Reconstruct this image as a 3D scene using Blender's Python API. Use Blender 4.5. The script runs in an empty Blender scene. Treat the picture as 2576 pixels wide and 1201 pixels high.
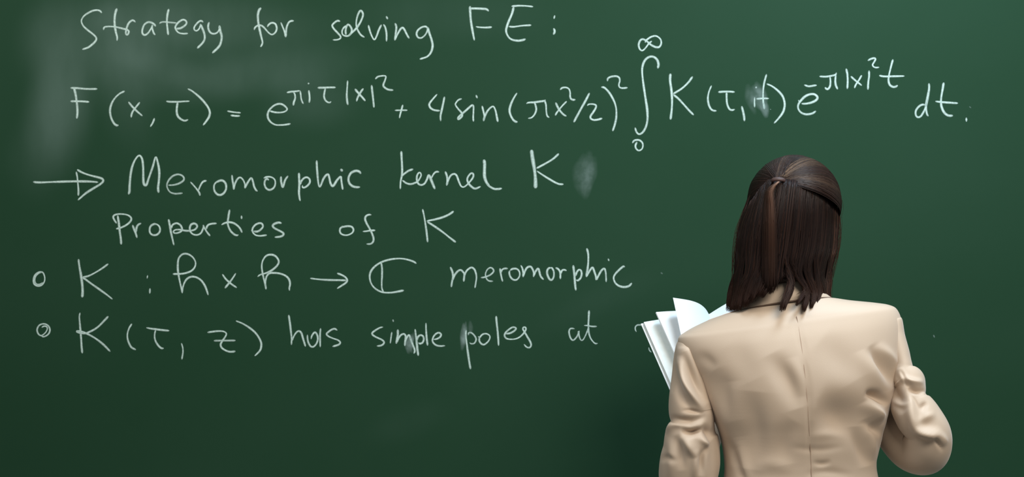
import bpy, bmesh, math, random
import numpy as np
from mathutils import Vector, Matrix

S = bpy.context.scene
COL = S.collection
rng = np.random.default_rng(7)
random.seed(7)

# ------------------------------------------------------------------ camera
CAM_Y, CAM_Z, FPX, CX, CY = -3.6, 1.5, 3600.0, 1288.0, 600.5
cd = bpy.data.cameras.new('camera')
cam = bpy.data.objects.new('camera', cd)
COL.objects.link(cam)
cam.location = (0, CAM_Y, CAM_Z)
cam.rotation_euler = (math.pi / 2, 0, 0)
cd.sensor_width = 36.0
cd.lens = FPX / 2576 * 36.0
cd.clip_start = 0.05
S.camera = cam

# ------------------------------------------------------------------ world, lights, exposure
S.view_settings.view_transform = 'Standard'
S.view_settings.look = 'None'
S.view_settings.exposure = 0.0
S.view_settings.gamma = 1.0
S.view_settings.use_curve_mapping = False
W = bpy.data.worlds.new('world')
S.world = W
W.use_nodes = True
bg = W.node_tree.nodes['Background']
bg.inputs[0].default_value = (0.86, 0.95, 1.0, 1)
bg.inputs[1].default_value = 0.17

def area(name, loc, target, size, size_y, power, color):
    ld = bpy.data.lights.new(name, 'AREA')
    ld.shape = 'RECTANGLE'
    ld.size, ld.size_y, ld.energy, ld.color = size, size_y, power, color
    o = bpy.data.objects.new(name, ld)
    COL.objects.link(o)
    o.location = loc
    o.rotation_euler = (Vector(target) - Vector(loc)).to_track_quat('-Z', 'Y').to_euler()
    return o

area('unseen_lamp', (0.95, -1.04, 2.95), (0.8, -0.9, 1.0), 1.1, 0.5, 36, (0.72, 0.94, 1.15))
area('unseen_lamp', (1.25, -2.85, 2.9), (0.45, -0.6, 1.15), 1.6, 0.7, 62, (1.0, 0.935, 0.825))  # fill light added on the camera side, no fixture behind it
area('unseen_lamp', (-1.1, -1.5, 3.0), (-0.8, -0.05, 1.1), 1.6, 0.5, 24, (1.0, 0.99, 0.95))  # fill light added to brighten the left of the board, no fixture

# ------------------------------------------------------------------ helpers
def P(px, py, y):
    d = y - CAM_Y
    return np.array([(px - CX) * d / FPX, y, CAM_Z - (py - CY) * d / FPX])

def proj(v):
    d = v[:, 1] - CAM_Y
    return np.stack([CX + v[:, 0] * FPX / d, CY - (v[:, 2] - CAM_Z) * FPX / d], 1)

def link(name, me, mat=None, parent=None, smooth=True):
    if mat is not None:
        me.materials.append(mat)
    if smooth:
        me.polygons.foreach_set('use_smooth', [True] * len(me.polygons))
    me.update()
    o = bpy.data.objects.new(name, me)
    COL.objects.link(o)
    if parent is not None:
        o.parent = parent
    return o

def mesh(name, v, f, mat=None, parent=None, smooth=True):
    me = bpy.data.meshes.new(name)
    me.from_pydata([tuple(map(float, p)) for p in v], [], [tuple(map(int, q)) for q in f])
    me.validate()
    return link(name, me, mat, parent, smooth)

def empty(name, loc=(0, 0, 0)):
    o = bpy.data.objects.new(name, None)
    o.empty_display_size = 0.1
    o.location = loc
    COL.objects.link(o)
    return o

def tag(o, label=None, cat=None, group=None, kind=None):
    for k, val in (('label', label), ('category', cat), ('group', group), ('kind', kind)):
        if val:
            o[k] = val
    return o

def box(name, lo, hi, mat, parent=None, bevel=0.0):
    bm = bmesh.new()
    bmesh.ops.create_cube(bm, size=1.0)
    lo, hi = Vector(lo), Vector(hi)
    for v in bm.verts:
        v.co = Vector([lo[i] + (v.co[i] + 0.5) * (hi[i] - lo[i]) for i in range(3)])
    if bevel:
        bmesh.ops.bevel(bm, geom=bm.edges[:], offset=bevel, segments=2, affect='EDGES')
    me = bpy.data.meshes.new(name)
    bm.to_mesh(me)
    bm.free()
    return link(name, me, mat, parent, smooth=False)

def catmull(pts, n):
    """n samples through control points of any dimension, even in arc length"""
    p = np.asarray(pts, float)
    if len(p) == 1:
        return np.repeat(p, n, 0)
    q = np.vstack([2 * p[0] - p[1], p, 2 * p[-1] - p[-2]])
    out = []
    for i in range(1, len(q) - 2):
        a, b, c, d = q[i - 1], q[i], q[i + 1], q[i + 2]
        t = np.linspace(0, 1, 14, endpoint=False)[:, None]
        out.append(0.5 * (2 * b + (c - a) * t + (2 * a - 5 * b + 4 * c - d) * t ** 2 + (3 * b - a - 3 * c + d) * t ** 3))
    out.append(p[-1:])
    c = np.vstack(out)
    L = np.concatenate([[0], np.cumsum(np.linalg.norm(np.diff(c, axis=0), axis=1))])
    if L[-1] < 1e-9:
        return np.repeat(p[:1], n, 0)
    u = np.linspace(0, L[-1], n)
    return np.stack([np.interp(u, L, c[:, k]) for k in range(c.shape[1])], 1)

def interp_rows(rows, n):
    """smooth interpolation of table rows over their index (Catmull-Rom), n samples even in the row index"""
    p = np.asarray(rows, float)
    q = np.vstack([2 * p[0] - p[1], p, 2 * p[-1] - p[-2]])
    u = np.linspace(0, len(p) - 1, n)
    i = np.minimum(u.astype(int), len(p) - 2)
    t = (u - i)[:, None]
    a, b, c, d = q[i], q[i + 1], q[i + 2], q[i + 3]
    return 0.5 * (2 * b + (c - a) * t + (2 * a - 5 * b + 4 * c - d) * t ** 2 + (3 * b - a - 3 * c + d) * t ** 3)

def grid_faces(nr, nc, close=True, base=0):
    f = []
    m = nc if close else nc - 1
    for i in range(nr - 1):
        for j in range(m):
            k = (j + 1) % nc
            f.append((base + i * nc + j, base + i * nc + k, base + (i + 1) * nc + k, base + (i + 1) * nc + j))
    return f

def norm(v):
    v = np.asarray(v, float)
    return v / (np.linalg.norm(v) + 1e-12)

# ------------------------------------------------------------------ materials
def new_mat(name):
    m = bpy.data.materials.new(name)
    m.use_nodes = True
    nt = m.node_tree
    return m, nt, nt.nodes['Principled BSDF']

def simple_mat(name, c1, c2, scale=40, rough=0.6, bump=0.0, spec=0.5, bscale=None, detail=4, sheen=0.0):
    m, nt, b = new_mat(name)
    tc = nt.nodes.new('ShaderNodeTexCoord')
    nz = nt.nodes.new('ShaderNodeTexNoise')
    nz.inputs['Scale'].default_value = scale
    nz.inputs['Detail'].default_value = detail
    mx = nt.nodes.new('ShaderNodeMix')
    mx.data_type = 'RGBA'
    mx.inputs[6].default_value = (*c1, 1)
    mx.inputs[7].default_value = (*c2, 1)
    nt.links.new(tc.outputs['Object'], nz.inputs['Vector'])
    nt.links.new(nz.outputs['Fac'], mx.inputs[0])
    nt.links.new(mx.outputs[2], b.inputs['Base Color'])
    b.inputs['Roughness'].default_value = rough
    b.inputs['Specular IOR Level'].default_value = spec
    if sheen:
        b.inputs['Sheen Weight'].default_value = sheen
        b.inputs['Sheen Roughness'].default_value = 0.4
    if bump:
        n2 = nt.nodes.new('ShaderNodeTexNoise')
        n2.inputs['Scale'].default_value = bscale or scale * 8
        n2.inputs['Detail'].default_value = 3
        bp = nt.nodes.new('ShaderNodeBump')
        bp.inputs['Strength'].default_value = bump
        bp.inputs['Distance'].default_value = 0.002
        nt.links.new(tc.outputs['Object'], n2.inputs['Vector'])
        nt.links.new(n2.outputs['Fac'], bp.inputs['Height'])
        nt.links.new(bp.outputs['Normal'], b.inputs['Normal'])
    return m

M_WALL = simple_mat('painted_plaster', (0.55, 0.55, 0.51), (0.6, 0.6, 0.56), 6, 0.85, 0.2)
M_FLOOR = simple_mat('floor_vinyl', (0.16, 0.14, 0.12), (0.2, 0.18, 0.15), 9, 0.5)
M_ALU = simple_mat('aluminium', (0.55, 0.56, 0.57), (0.62, 0.63, 0.64), 60, 0.35)
M_ALU.node_tree.nodes['Principled BSDF'].inputs['Metallic'].default_value = 0.9
M_JACKET = simple_mat('jacket_fabric', (0.512, 0.398, 0.300), (0.545, 0.424, 0.32), 5, 0.55, 0.10, 0.35, 900, sheen=0.25)
M_COLLAR_SHADOW = simple_mat('collar_shadow', (0.085, 0.05, 0.03), (0.12, 0.07, 0.045), 30, 0.7)  # dark brown standing in for the shade under the collar
M_SEAM = simple_mat('seam_thread', (0.36, 0.25, 0.18), (0.42, 0.3, 0.22), 80, 0.8)
M_SKIN = simple_mat('skin', (0.60, 0.40, 0.30), (0.66, 0.46, 0.36), 30, 0.5, 0.06, 0.4, 500)
M_SKIN.node_tree.nodes['Principled BSDF'].inputs['Subsurface Weight'].default_value = 0.0
M_TROUSER = simple_mat('trouser_fabric', (0.03, 0.03, 0.035), (0.045, 0.045, 0.05), 40, 0.8)
M_SHOE = simple_mat('shoe_leather', (0.02, 0.018, 0.017), (0.03, 0.028, 0.026), 60, 0.35)
M_PAPER = simple_mat('paper', (0.86, 0.90, 0.93), (0.9, 0.93, 0.95), 20, 0.7, 0.0, 0.2)
M_PAPER2 = simple_mat('page_edges', (0.74, 0.80, 0.78), (0.88, 0.92, 0.91), 90, 0.8, 0.0, 0.2)
M_COVER = simple_mat('book_cover', (0.82, 0.86, 0.87), (0.86, 0.89, 0.9), 20, 0.45)
M_EYE = simple_mat('eye_white', (0.8, 0.79, 0.77), (0.84, 0.83, 0.8), 50, 0.15)
M_TIE = simple_mat('hair_tie_elastic', (0.035, 0.014, 0.011), (0.055, 0.022, 0.016), 300, 0.6)

def hair_material():
    m, nt, b = new_mat('brown_hair')
    at = nt.nodes.new('ShaderNodeAttribute')
    at.attribute_name = 'strand'
    nt.links.new(at.outputs['Color'], b.inputs['Base Color'])
    b.inputs['Roughness'].default_value = 0.42
    b.inputs['Specular IOR Level'].default_value = 0.13
    return m
M_HAIR = hair_material()

# board: painted steel with chalk haze left by the eraser, each smear a soft patch with its own place
def board_material():
    m, nt, b = new_mat('green_chalkboard_paint')
    N, Lk = nt.nodes, nt.links
    tc = N.new('ShaderNodeTexCoord')
    def math_(op, a, c, clamp=False):
        n = N.new('ShaderNodeMath')
        n.operation = op
        n.use_clamp = clamp
        for i, v in enumerate((a, c)):
            if v is None:
                continue
            if hasattr(v, 'links'):
                Lk.new(v, n.inputs[i])
            else:
                n.inputs[i].default_value = v
        return n.outputs[0]
    def noise(scale, sx, sz, rot=0.0, detail=3):
        mp = N.new('ShaderNodeMapping')
        mp.inputs['Scale'].default_value = (sx, 1, sz)
        mp.inputs['Rotation'].default_value = (0, rot, 0)
        nz = N.new('ShaderNodeTexNoise')
        nz.inputs['Scale'].default_value = scale
        nz.inputs['Detail'].default_value = detail
        Lk.new(tc.outputs['Object'], mp.inputs['Vector'])
        Lk.new(mp.outputs['Vector'], nz.inputs['Vector'])
        return nz.outputs['Fac']
    def smear(px, py, rx, ry, ang, strength):
        # ellipse in metres around a point of the board
        c = P(px, py, 0.0)
        mp = N.new('ShaderNodeMapping')
        mp.vector_type = 'TEXTURE'
        mp.inputs['Location'].default_value = (c[0], 0, c[2])
        mp.inputs['Rotation'].default_value = (0, math.radians(ang), 0)
        mp.inputs['Scale'].default_value = (rx / 1000, 1, ry / 1000)
        Lk.new(tc.outputs['Object'], mp.inputs['Vector'])
        sp = N.new('ShaderNodeVectorMath')
        sp.operation = 'MULTIPLY'
        sp.inputs[1].default_value = (1, 0, 1)
        Lk.new(mp.outputs['Vector'], sp.inputs[0])
        ln = N.new('ShaderNodeVectorMath')
        ln.operation = 'LENGTH'
        Lk.new(sp.outputs[0], ln.inputs[0])
        mr = N.new('ShaderNodeMapRange')
        mr.interpolation_type = 'SMOOTHERSTEP'
        mr.inputs['From Min'].default_value = 1.0
        mr.inputs['From Max'].default_value = 0.0
        mr.inputs['To Min'].default_value = 0.0
        mr.inputs['To Max'].default_value = strength
        Lk.new(ln.outputs['Value'], mr.inputs['Value'])
        return mr.outputs['Result']
    smears = [
        (150, 270, 120, 240, 8, 0.52), (330, 90, 330, 190, 0, 0.34), (620, 190, 420, 90, -8, 0.27),
        (560, 60, 420, 120, 5, 0.22), (300, 190, 110, 260, -14, 0.20), (130, 90, 120, 170, 20, 0.22),
        (780, 250, 180, 110, 0, 0.16), (420, 170, 200, 60, 18, 0.14), (90, 400, 110, 150, 0, 0.12),
        (260, 40, 60, 80, 35, 0.14), (1100, 40, 380, 100, 0, 0.08),
        (1030, 1060, 160, 70, -20, 0.05), (1500, 760, 260, 60, -25, 0.04),
    ]
    tot = None
    for s in smears:
        r = smear(*s)
        tot = r if tot is None else math_('ADD', tot, r)
    streak = noise(7.0, 1.0, 0.45, 0.25, 5)
    fine = noise(26.0, 1.0, 0.3, -0.1, 4)
    st = math_('ADD', math_('MULTIPLY', streak, 1.0), math_('MULTIPLY', fine, 0.25))
    dust = math_('MULTIPLY', tot, st)
    wide = math_('MULTIPLY', math_('SUBTRACT', noise(1.6, 1.0, 1.3, 0.3, 3), 0.35), 0.06)
    dust = math_('ADD', dust, wide, True)
    mx = N.new('ShaderNodeMix')
    mx.data_type = 'RGBA'
    mx.inputs[6].default_value = (0.0152, 0.0495, 0.0250, 1)
    mx.inputs[7].default_value = (0.145, 0.215, 0.185, 1)
    Lk.new(dust, mx.inputs[0])
    Lk.new(mx.outputs[2], b.inputs['Base Color'])
    b.inputs['Roughness'].default_value = 0.6
    b.inputs['Specular IOR Level'].default_value = 0.06
    return m
M_BOARD = board_material()

def chalk_material(name, color, grain, lo, hi):
    m, nt, b = new_mat(name)
    N, Lk = nt.nodes, nt.links
    b.inputs['Base Color'].default_value = (*color, 1)
    b.inputs['Roughness'].default_value = 0.95
    b.inputs['Specular IOR Level'].default_value = 0.05
    tc = N.new('ShaderNodeTexCoord')
    nz = N.new('ShaderNodeTexNoise')
    nz.inputs['Scale'].default_value = grain
    nz.inputs['Detail'].default_value = 2
    mr = N.new('ShaderNodeMapRange')
    mr.inputs['From Min'].default_value = 0.35
    mr.inputs['From Max'].default_value = 0.62
    mr.inputs['To Min'].default_value = lo
    mr.inputs['To Max'].default_value = hi
    at = N.new('ShaderNodeAttribute')
    at.attribute_name = 'cover'
    mul = N.new('ShaderNodeMath')
    mul.operation = 'MULTIPLY'
    mul.use_clamp = True
    Lk.new(tc.outputs['Object'], nz.inputs['Vector'])
    Lk.new(nz.outputs['Fac'], mr.inputs['Value'])
    Lk.new(mr.outputs['Result'], mul.inputs[0])
    Lk.new(at.outputs['Fac'], mul.inputs[1])
    Lk.new(mul.outputs[0], b.inputs['Alpha'])
    return m
M_CHALK = chalk_material('white_chalk', (0.60, 0.76, 0.69), 210, 0.72, 1.0)
M_SMUDGE = chalk_material('smudged_chalk', (0.42, 0.55, 0.52), 60, 0.55, 1.0)

# ------------------------------------------------------------------ room shell
tag(box('wall_back', (-3.0, 0.03, 0.0), (3.0, 0.15, 3.1), M_WALL), kind='structure')
tag(box('floor', (-3.0, -3.9, -0.1), (3.0, 0.15, 0.0), M_FLOOR), kind='structure')

# ------------------------------------------------------------------ chalkboard
board = tag(empty('chalkboard', (0, 0, 0.8)),
            'large green chalkboard on the back wall covered with handwritten white chalk formulas', 'chalkboard')
def to_board(o):
    o.parent = board
    o.matrix_parent_inverse = Matrix.Translation((0, 0, -0.8))
    return o
to_board(box('board_panel', (-2.0, 0.0, 0.80), (2.0, 0.03, 2.32), M_BOARD))
for lo, hi in (((-2.04, -0.012, 0.76), (2.04, 0.03, 0.80)), ((-2.04, -0.012, 2.32), (2.04, 0.03, 2.36)),
               ((-2.04, -0.012, 0.80), (-2.0, 0.03, 2.32)), ((2.0, -0.012, 0.80), (2.04, 0.03, 2.32))):
    to_board(box('frame_rail', lo, hi, M_ALU, bevel=0.003))
to_board(box('chalk_tray', (-1.8, -0.085, 0.745), (1.8, 0.0, 0.762), M_ALU, bevel=0.003))

# strokes: every word is traced in a local grid (x0, y0, scale) of the writing
class Word:
    def __init__(self):
        self.v, self.f, self.a = [], [], []
    def stroke(self, pts, width=5.4, press=0.95, taper=True):
        """pts in board pixels (1 px = 1 mm on the board); lens-shaped ridge of chalk, thin at its edges"""
        pts = np.asarray(pts, float)
        L = np.sum(np.linalg.norm(np.diff(pts, axis=0), axis=1))
        n = max(6, int(L / 1.6))
        c = catmull(pts, n)
        t = np.gradient(c, axis=0)
        t /= np.linalg.norm(t, axis=1)[:, None] + 1e-9
        nn = np.stack([-t[:, 1], t[:, 0]], 1)
        s = np.linspace(0, 1, n)
        ph = random.random() * 6
        w = width * (0.80 if taper else 1.0) * (1 + 0.10 * np.sin(s * L / 23 + ph) + 0.08 * np.sin(s * L / 9 + 2 * ph))
        k = press * (1 - 0.10 * (1 + np.sin(s * L / 31 + 3 * ph)) / 2)
        if not taper:
            k = k * np.sin(np.pi * s) ** 0.8
            w = w * (0.35 + 0.65 * np.sin(np.pi * s))
        if taper:
            e = np.minimum(s, 1 - s) * L / 4.0
            w = w * np.clip(0.55 + 0.45 * e, 0, 1)
            k = k * np.clip(0.5 + 0.5 * e, 0, 1)
        base = len(self.v)
        for u, al, h in ((-0.72, 0.0, 0.1), (-0.44, 0.62, 0.35), (-0.15, 1.0, 0.8), (0.15, 1.0, 0.8), (0.44, 0.62, 0.35), (0.72, 0.0, 0.1)):
            q = c + nn * (w * u)[:, None]
            for i in range(n):
                self.v.append(((q[i, 0] - CX) / 1000, -0.0002 - 0.0004 * h, CAM_Z - (q[i, 1] - CY) / 1000))
                self.a.append(float(al * k[i]))
        for j in range(5):
            for i in range(n - 1):
                self.f.append((base + j * n + i, base + j * n + i + 1, base + (j + 1) * n + i + 1, base + (j + 1) * n + i))
    def build(self, name, label, mat):
        o = mesh(name, self.v, self.f, mat)
        at = o.data.attributes.new('cover', 'FLOAT', 'POINT')
        at.data.foreach_set('value', self.a)
        o['label'] = label
        return to_board(o)

GRID = {
    'A': (150, 0, 5.152), 'B': (620, 0, 5.152), 'C': (1120, 0, 4.2933), 'D': (150, 170, 5.152), 'E': (640, 170, 6.1333),
    'F': (1060, 170, 4.7704), 'G': (1560, 70, 3.7523), 'H': (1980, 130, 5.152), 'I': (60, 360, 5.152), 'J': (540, 360, 5.6),
    'K': (980, 360, 4.6836), 'L': (260, 510, 5.152), 'M': (820, 510, 6.44), 'N': (60, 620, 5.152), 'O': (540, 620, 4.6836),
    'P': (1090, 610, 4.6836), 'Q': (60, 770, 6.1333), 'R': (480, 770, 6.1333), 'S': (900, 770, 5.4809), 'T': (1370, 770, 7.0657),
}
# (name, label, strokes); a stroke is "grid[:width[:press]] x,y x,y ..."
WRITING = [
('chalk_word', 'handwritten chalk word "Strategy"', '''A 548,170 520,140 470,132 410,148 330,195 290,245 284,285 310,340 370,395 440,450 474,490 470,525 430,570 370,615 292,642
A:6 742,108 720,180 712,260 716,340 730,420 745,480 744,530
A 568,390 575,362 600,347 680,345 750,355 820,372 880,390 897,412 885,445 868,450 858,425 868,370 890,310 925,272 955,265 985,290
A 1245,345 1228,318 1185,292 1140,290 1095,325 1072,390 1075,435 1100,455 1140,435 1180,380 1205,325 1200,345 1205,385 1220,430 1240,455
A:6 1415,115 1398,190 1390,280 1398,370 1408,455
A:4.6:.8 1295,310 1305,295 1340,285 1400,288 1470,295 1520,298
A 1505,375 1570,365 1630,325 1645,290 1625,262 1585,260 1530,300 1500,350 1510,390 1545,425 1600,437 1665,434
A 1862,290 1835,270 1800,285 1755,335 1742,370 1755,395 1780,398 1810,370 1825,325
A:5.6 1822,310 1855,380 1878,450 1878,510 1850,560 1782,628
A:5.6 1938,285 1925,340 1935,395 1965,430 2005,438 2045,420 2072,375 2070,330
A:6 2070,330 2082,400 2100,470 2090,550 2060,610 1978,690'''),
('chalk_word', 'handwritten chalk word "for" in the top line', '''B:6 190,100 160,140 148,210 155,300 170,380 190,470 208,545 200,580 182,610
B 100,390 110,360 140,335 180,328 220,350 260,395 300,435 335,448 375,420 392,370 380,320 350,298 315,300 285,325 270,350
B 445,290 470,350 495,415 510,485
B 510,480 512,420 520,360 540,305 570,275 615,270'''),
('chalk_word', 'handwritten chalk word "solving"', '''B 1215,278 1180,270 1140,295 1112,330 1130,370 1175,420 1215,465 1218,495 1180,515 1118,518
B 1310,330 1265,355 1240,400 1245,445 1275,465 1320,465 1355,430 1365,385 1345,340 1315,318 1295,350 1285,400 1290,455
B 1320,468 1365,425 1430,360 1480,280 1510,200 1500,155 1475,140 1445,190 1425,270 1425,340 1445,395 1480,450 1530,485
B 1580,325 1595,385 1615,445 1645,505 1665,510 1690,460 1715,390 1750,320
B 1775,315 1800,360 1815,440 1815,540
B:6 1810,210 1832,250
B 1925,300 1942,350 1935,430 1922,525
B 1922,525 1955,450 1995,380 2025,360 2050,390 2080,450 2110,500
B 2350,365 2320,345 2270,355 2220,395 2205,445 2225,485 2265,492 2310,460 2340,410 2350,360
B:6 2345,350 2370,430 2400,520 2412,600 2390,680 2340,735 2245,768'''),
('chalk_letter', 'chalk letter "F" in the top line', '''C:6 268,65 270,130 278,230 298,350 315,438
C:6 270,92 340,92 400,95 445,100 470,122
C 330,288 370,295 440,298 505,293
'''),
('chalk_letter', 'chalk letter "E" in the top line', '''C:6 740,75 720,150 690,220 665,290 658,340 680,395 720,428 780,440 830,435 870,422
C 715,68 800,62 880,65 950,73
C 685,287 740,290 830,278 930,272
'''),
('chalk_dot', 'upper dot of the colon ending the top line', '''C:5 1183,165 1174,205'''),
('chalk_dot', 'lower dot of the colon ending the top line', '''C:6 1170,305 1182,340 1168,375'''),
('chalk_formula', 'chalk letter "F" starting the long formula', '''D:6 185,255 205,340 220,430 230,530 230,600 222,665
D 140,265 230,268 350,278 490,278
D 140,438 220,438 300,440 385,447
'''),
('chalk_formula', 'handwritten chalk "(x," after the F', '''D:5.6 845,305 770,345 700,420 660,510 655,590 675,670 710,730 740,750 765,748
D:5.6 892,445 940,505 1000,565 1075,630
D 1040,450 1000,500 955,560 935,600 927,650
D 1230,655 1210,710 1175,770
'''),
('chalk_formula', 'handwritten chalk "τ)" before the equals sign', '''D 1380,438 1440,445 1530,445 1610,440 1685,437
D:6 1530,450 1520,520 1518,580 1535,635 1580,675 1625,690 1668,675
D:5.6 1660,275 1730,315 1830,400 1910,495 1945,570 1940,630 1905,690 1858,750'''),
('chalk_symbol', 'handwritten chalk equals sign', '''D 2172,565 2260,580 2350,588
D 2215,620 2280,628 2340,628'''),
('chalk_formula', 'handwritten chalk "e" to the power πiτ|x|²', '''E 235,672 320,692 400,695 470,680 505,645 480,605 430,570 370,562 300,590 235,650 205,720 215,790 260,850 330,885 420,888 500,880 560,868
E 498,388 560,375 640,368 705,358
E 600,375 625,420 628,480 610,530 600,588
E 705,358 715,420 722,480 738,530 758,562
E 838,350 848,420 852,480 845,545
E:7 828,236 842,258
E 975,313 1060,312 1160,308 1255,308
E 1095,318 1080,390 1075,450 1095,505 1130,535 1165,540 1185,522
E 1438,200 1432,300 1425,420 1430,510 1443,580
E:5.6 1550,330 1600,390 1660,455 1712,518
E:5.6 1682,322 1640,380 1595,460 1575,525
E 1807,270 1820,380 1832,490 1845,620
E 1865,180 1900,145 1960,130 2015,130 2028,150 2010,210 1990,265 2000,300 2050,335 2090,345 2145,350'''),
('chalk_symbol', 'handwritten chalk plus sign', '''E 2165,662 2260,660 2362,660
E 2290,575 2270,650 2250,720 2237,785'''),
('chalk_formula', 'handwritten chalk "4sin(πx²/2)²"', '''F 190,320 150,365 105,420 95,450 110,485 150,510 200,518 225,518
F:5.6 278,350 262,430 245,510 230,580 232,645
F 485,375 445,390 415,425 410,450 440,495 480,540 490,575 475,600 445,622 440,605 460,580 490,555 530,520 580,475 612,452 625,470 625,530 622,600 625,650
F 655,330 672,370
F 728,460 745,530 755,590 745,645
F:5.6 745,645 760,590 795,520 840,475 868,472 890,520 905,590 918,655
F:5.6 1148,305 1110,365 1075,440 1058,510 1070,570 1100,625 1130,650 1155,653
F 1260,435 1285,422 1350,418 1410,410 1478,400 1485,385
F 1355,420 1372,460 1378,510 1360,560 1325,600 1280,612
F 1480,395 1495,450 1500,530 1510,580 1535,602
F 1610,420 1650,500 1700,560 1742,585
F 1745,405 1700,450 1650,510 1620,550 1607,578
F 1665,268 1690,245 1735,240 1770,258 1785,300 1785,345 1795,375 1820,388 1850,385
F:5.6 2018,305 1980,380 1930,470 1870,580 1828,658
F 1990,460 2010,442 2060,440 2095,455 2090,490 2060,540 2030,585 2035,615 2070,630 2120,625 2172,610
F:5.6 2158,235 2200,245 2260,310 2310,400 2335,480 2340,580 2325,670 2295,765
F 2232,165 2240,130 2280,110 2340,105 2375,125 2380,165 2370,205 2378,235 2410,248 2475,242'''),
('chalk_symbol', 'chalk infinity sign above the integral', '''G 300,125 270,150 240,190 210,215 185,200 175,160 190,120 215,108 250,125 290,160 335,182 370,180 388,145 378,105 340,78 295,85 250,115 235,140
'''),
('chalk_symbol', 'tall chalk integral sign', '''G:6 355,385 362,345 350,305 325,280 290,272 250,290 222,330 208,390 212,470 225,570 240,670 255,770 258,860 245,930 215,985 180,1005 155,985 140,942
'''),
('chalk_symbol', 'small chalk zero below the integral', '''G 115,1090 135,1065 175,1060 205,1080 215,1110 205,1145 175,1160 150,1140 145,1110 160,1078'''),
('chalk_formula', 'handwritten chalk "K(τ, it)" inside the integral', '''G:6.4 475,432 472,500 485,600 490,700 485,790 475,868
G 685,460 640,520 580,575 500,625
G 500,630 550,670 610,735 650,780 695,825
G 863,545 840,600 828,660 835,720 855,765 880,782 910,785
G 925,608 970,604 1030,603 1082,607
G 1005,608 1005,660 1010,720 1030,765 1055,778 1083,770
G:6 1147,740 1160,790 1170,840 1173,883
G:4.5:.85 1270,655 1268,700 1270,752
G:6.5 1282,556 1286,572
G 1382,438 1360,520 1350,600 1350,690 1362,770
G 1285,672 1340,668 1405,668
G:4:.7 1417,768 1423,774
G:5.6 1382,530 1430,550 1490,595 1535,650 1553,720 1540,790 1500,850 1452,903'''),
('chalk_formula', 'handwritten chalk "e" to the power -π|x|²t', '''H:6 185,675 250,675 330,655 385,620 390,585 355,555 300,553 235,580 175,640 145,690 145,740 175,785 225,810 280,812 330,800 375,770
H:4 146,628 160,655
H 220,432 280,450 340,442 385,436
H 418,322 500,325 570,315 625,300 640,272
H 555,320 562,390 555,450 530,485 505,480 490,462
H 632,300 625,370 630,430 655,490
H 765,220 780,290 785,380 780,485
H:4.8 825,320 880,370 930,410 968,440
H:4.8 968,305 930,370 890,430 873,475
H 1062,245 1062,320 1052,400 1047,495
H 1045,118 1085,95 1130,85 1145,100 1125,140 1108,170 1120,195 1150,207 1195,203
H:5.6 1372,100 1345,200 1320,310 1315,380 1330,430 1370,457 1405,455 1435,437
H 1192,310 1260,322 1380,320 1522,317'''),
('chalk_letter', 'chalk letter "d" near the end of the long formula', '''H 1790,690 1745,690 1700,720 1668,770 1668,820 1690,850 1730,840 1770,780 1795,720 1815,600
H:7 1795,720 1820,600 1840,480 1838,410
H 1800,690 1805,770 1815,815 1832,838
'''),
('chalk_letter', 'chalk letter "t" near the end of the long formula', '''H:6.4 2030,400 2015,490 1998,590 1995,670 2010,740 2045,800 2095,830 2150,830
H 1920,645 2000,655 2100,662 2215,670
'''),
('chalk_period', 'chalk full stop ending the long formula', '''H:5.6 2322,855 2324,910'''),
('chalk_arrow', 'big chalk arrow with a closed head before "Meromorphic"', '''I:5.8 120,505 200,512 350,507 550,500 700,498 850,500 965,510
I:5.8 690,345 760,385 860,420 960,445 1015,465 1028,495 990,535 900,590 800,655 700,742
I 678,372 692,440 702,540 708,610 706,685'''),
('chalk_word', 'handwritten chalk word "Meromorphic" with a capital M', '''I:6 1355,668 1368,630 1372,540 1385,400 1410,290 1450,205 1495,163 1530,200 1545,290 1548,400 1550,500 1565,545 1590,540 1620,455 1670,310 1708,185 1735,250 1755,370 1750,490 1740,580 1747,648
I:5:.75 1870,548 1940,545 2010,525 2065,490 2075,455 2045,420 1990,408 1930,430 1880,480 1855,540 1865,595 1900,640 1960,658 2020,655 2060,650
I 2158,505 2200,550 2250,610 2275,650 2283,685
I 2262,620 2285,560 2320,505 2370,487
J:5.6 35,540 0,580 -10,620 0,680 40,725 85,732 130,705 160,650 160,590 135,545 95,528 50,540 20,560
J 243,450 252,530 265,600 268,660
J 268,660 285,580 320,510 360,487 400,520 425,580 425,640
J 425,640 450,585 490,520 518,495 540,545 555,610 580,660 605,682
J 690,498 730,480 790,480 840,510 855,560 840,620 800,655 760,660 720,630 703,580 710,530 735,505 765,525
J 935,470 935,530 945,590 958,635
J 962,635 975,580 995,520 1035,462
J:5.8 1187,420 1190,500 1192,600 1188,700 1195,770 1205,820
J 1205,590 1220,540 1260,495 1305,485 1338,515 1340,555 1310,600 1265,628 1240,625 1235,595
J:5.8 1437,245 1440,330 1448,440 1460,560 1475,615 1495,600 1530,510 1570,455 1600,445 1615,490 1630,560 1655,605 1680,595 1720,530 1775,475 1785,530 1795,600 1805,660
J:7 1775,365 1802,402
J:6 2062,435 2030,400 1980,395 1925,420 1893,470 1885,520 1900,570 1940,608 1990,622 2050,622'''),
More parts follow.
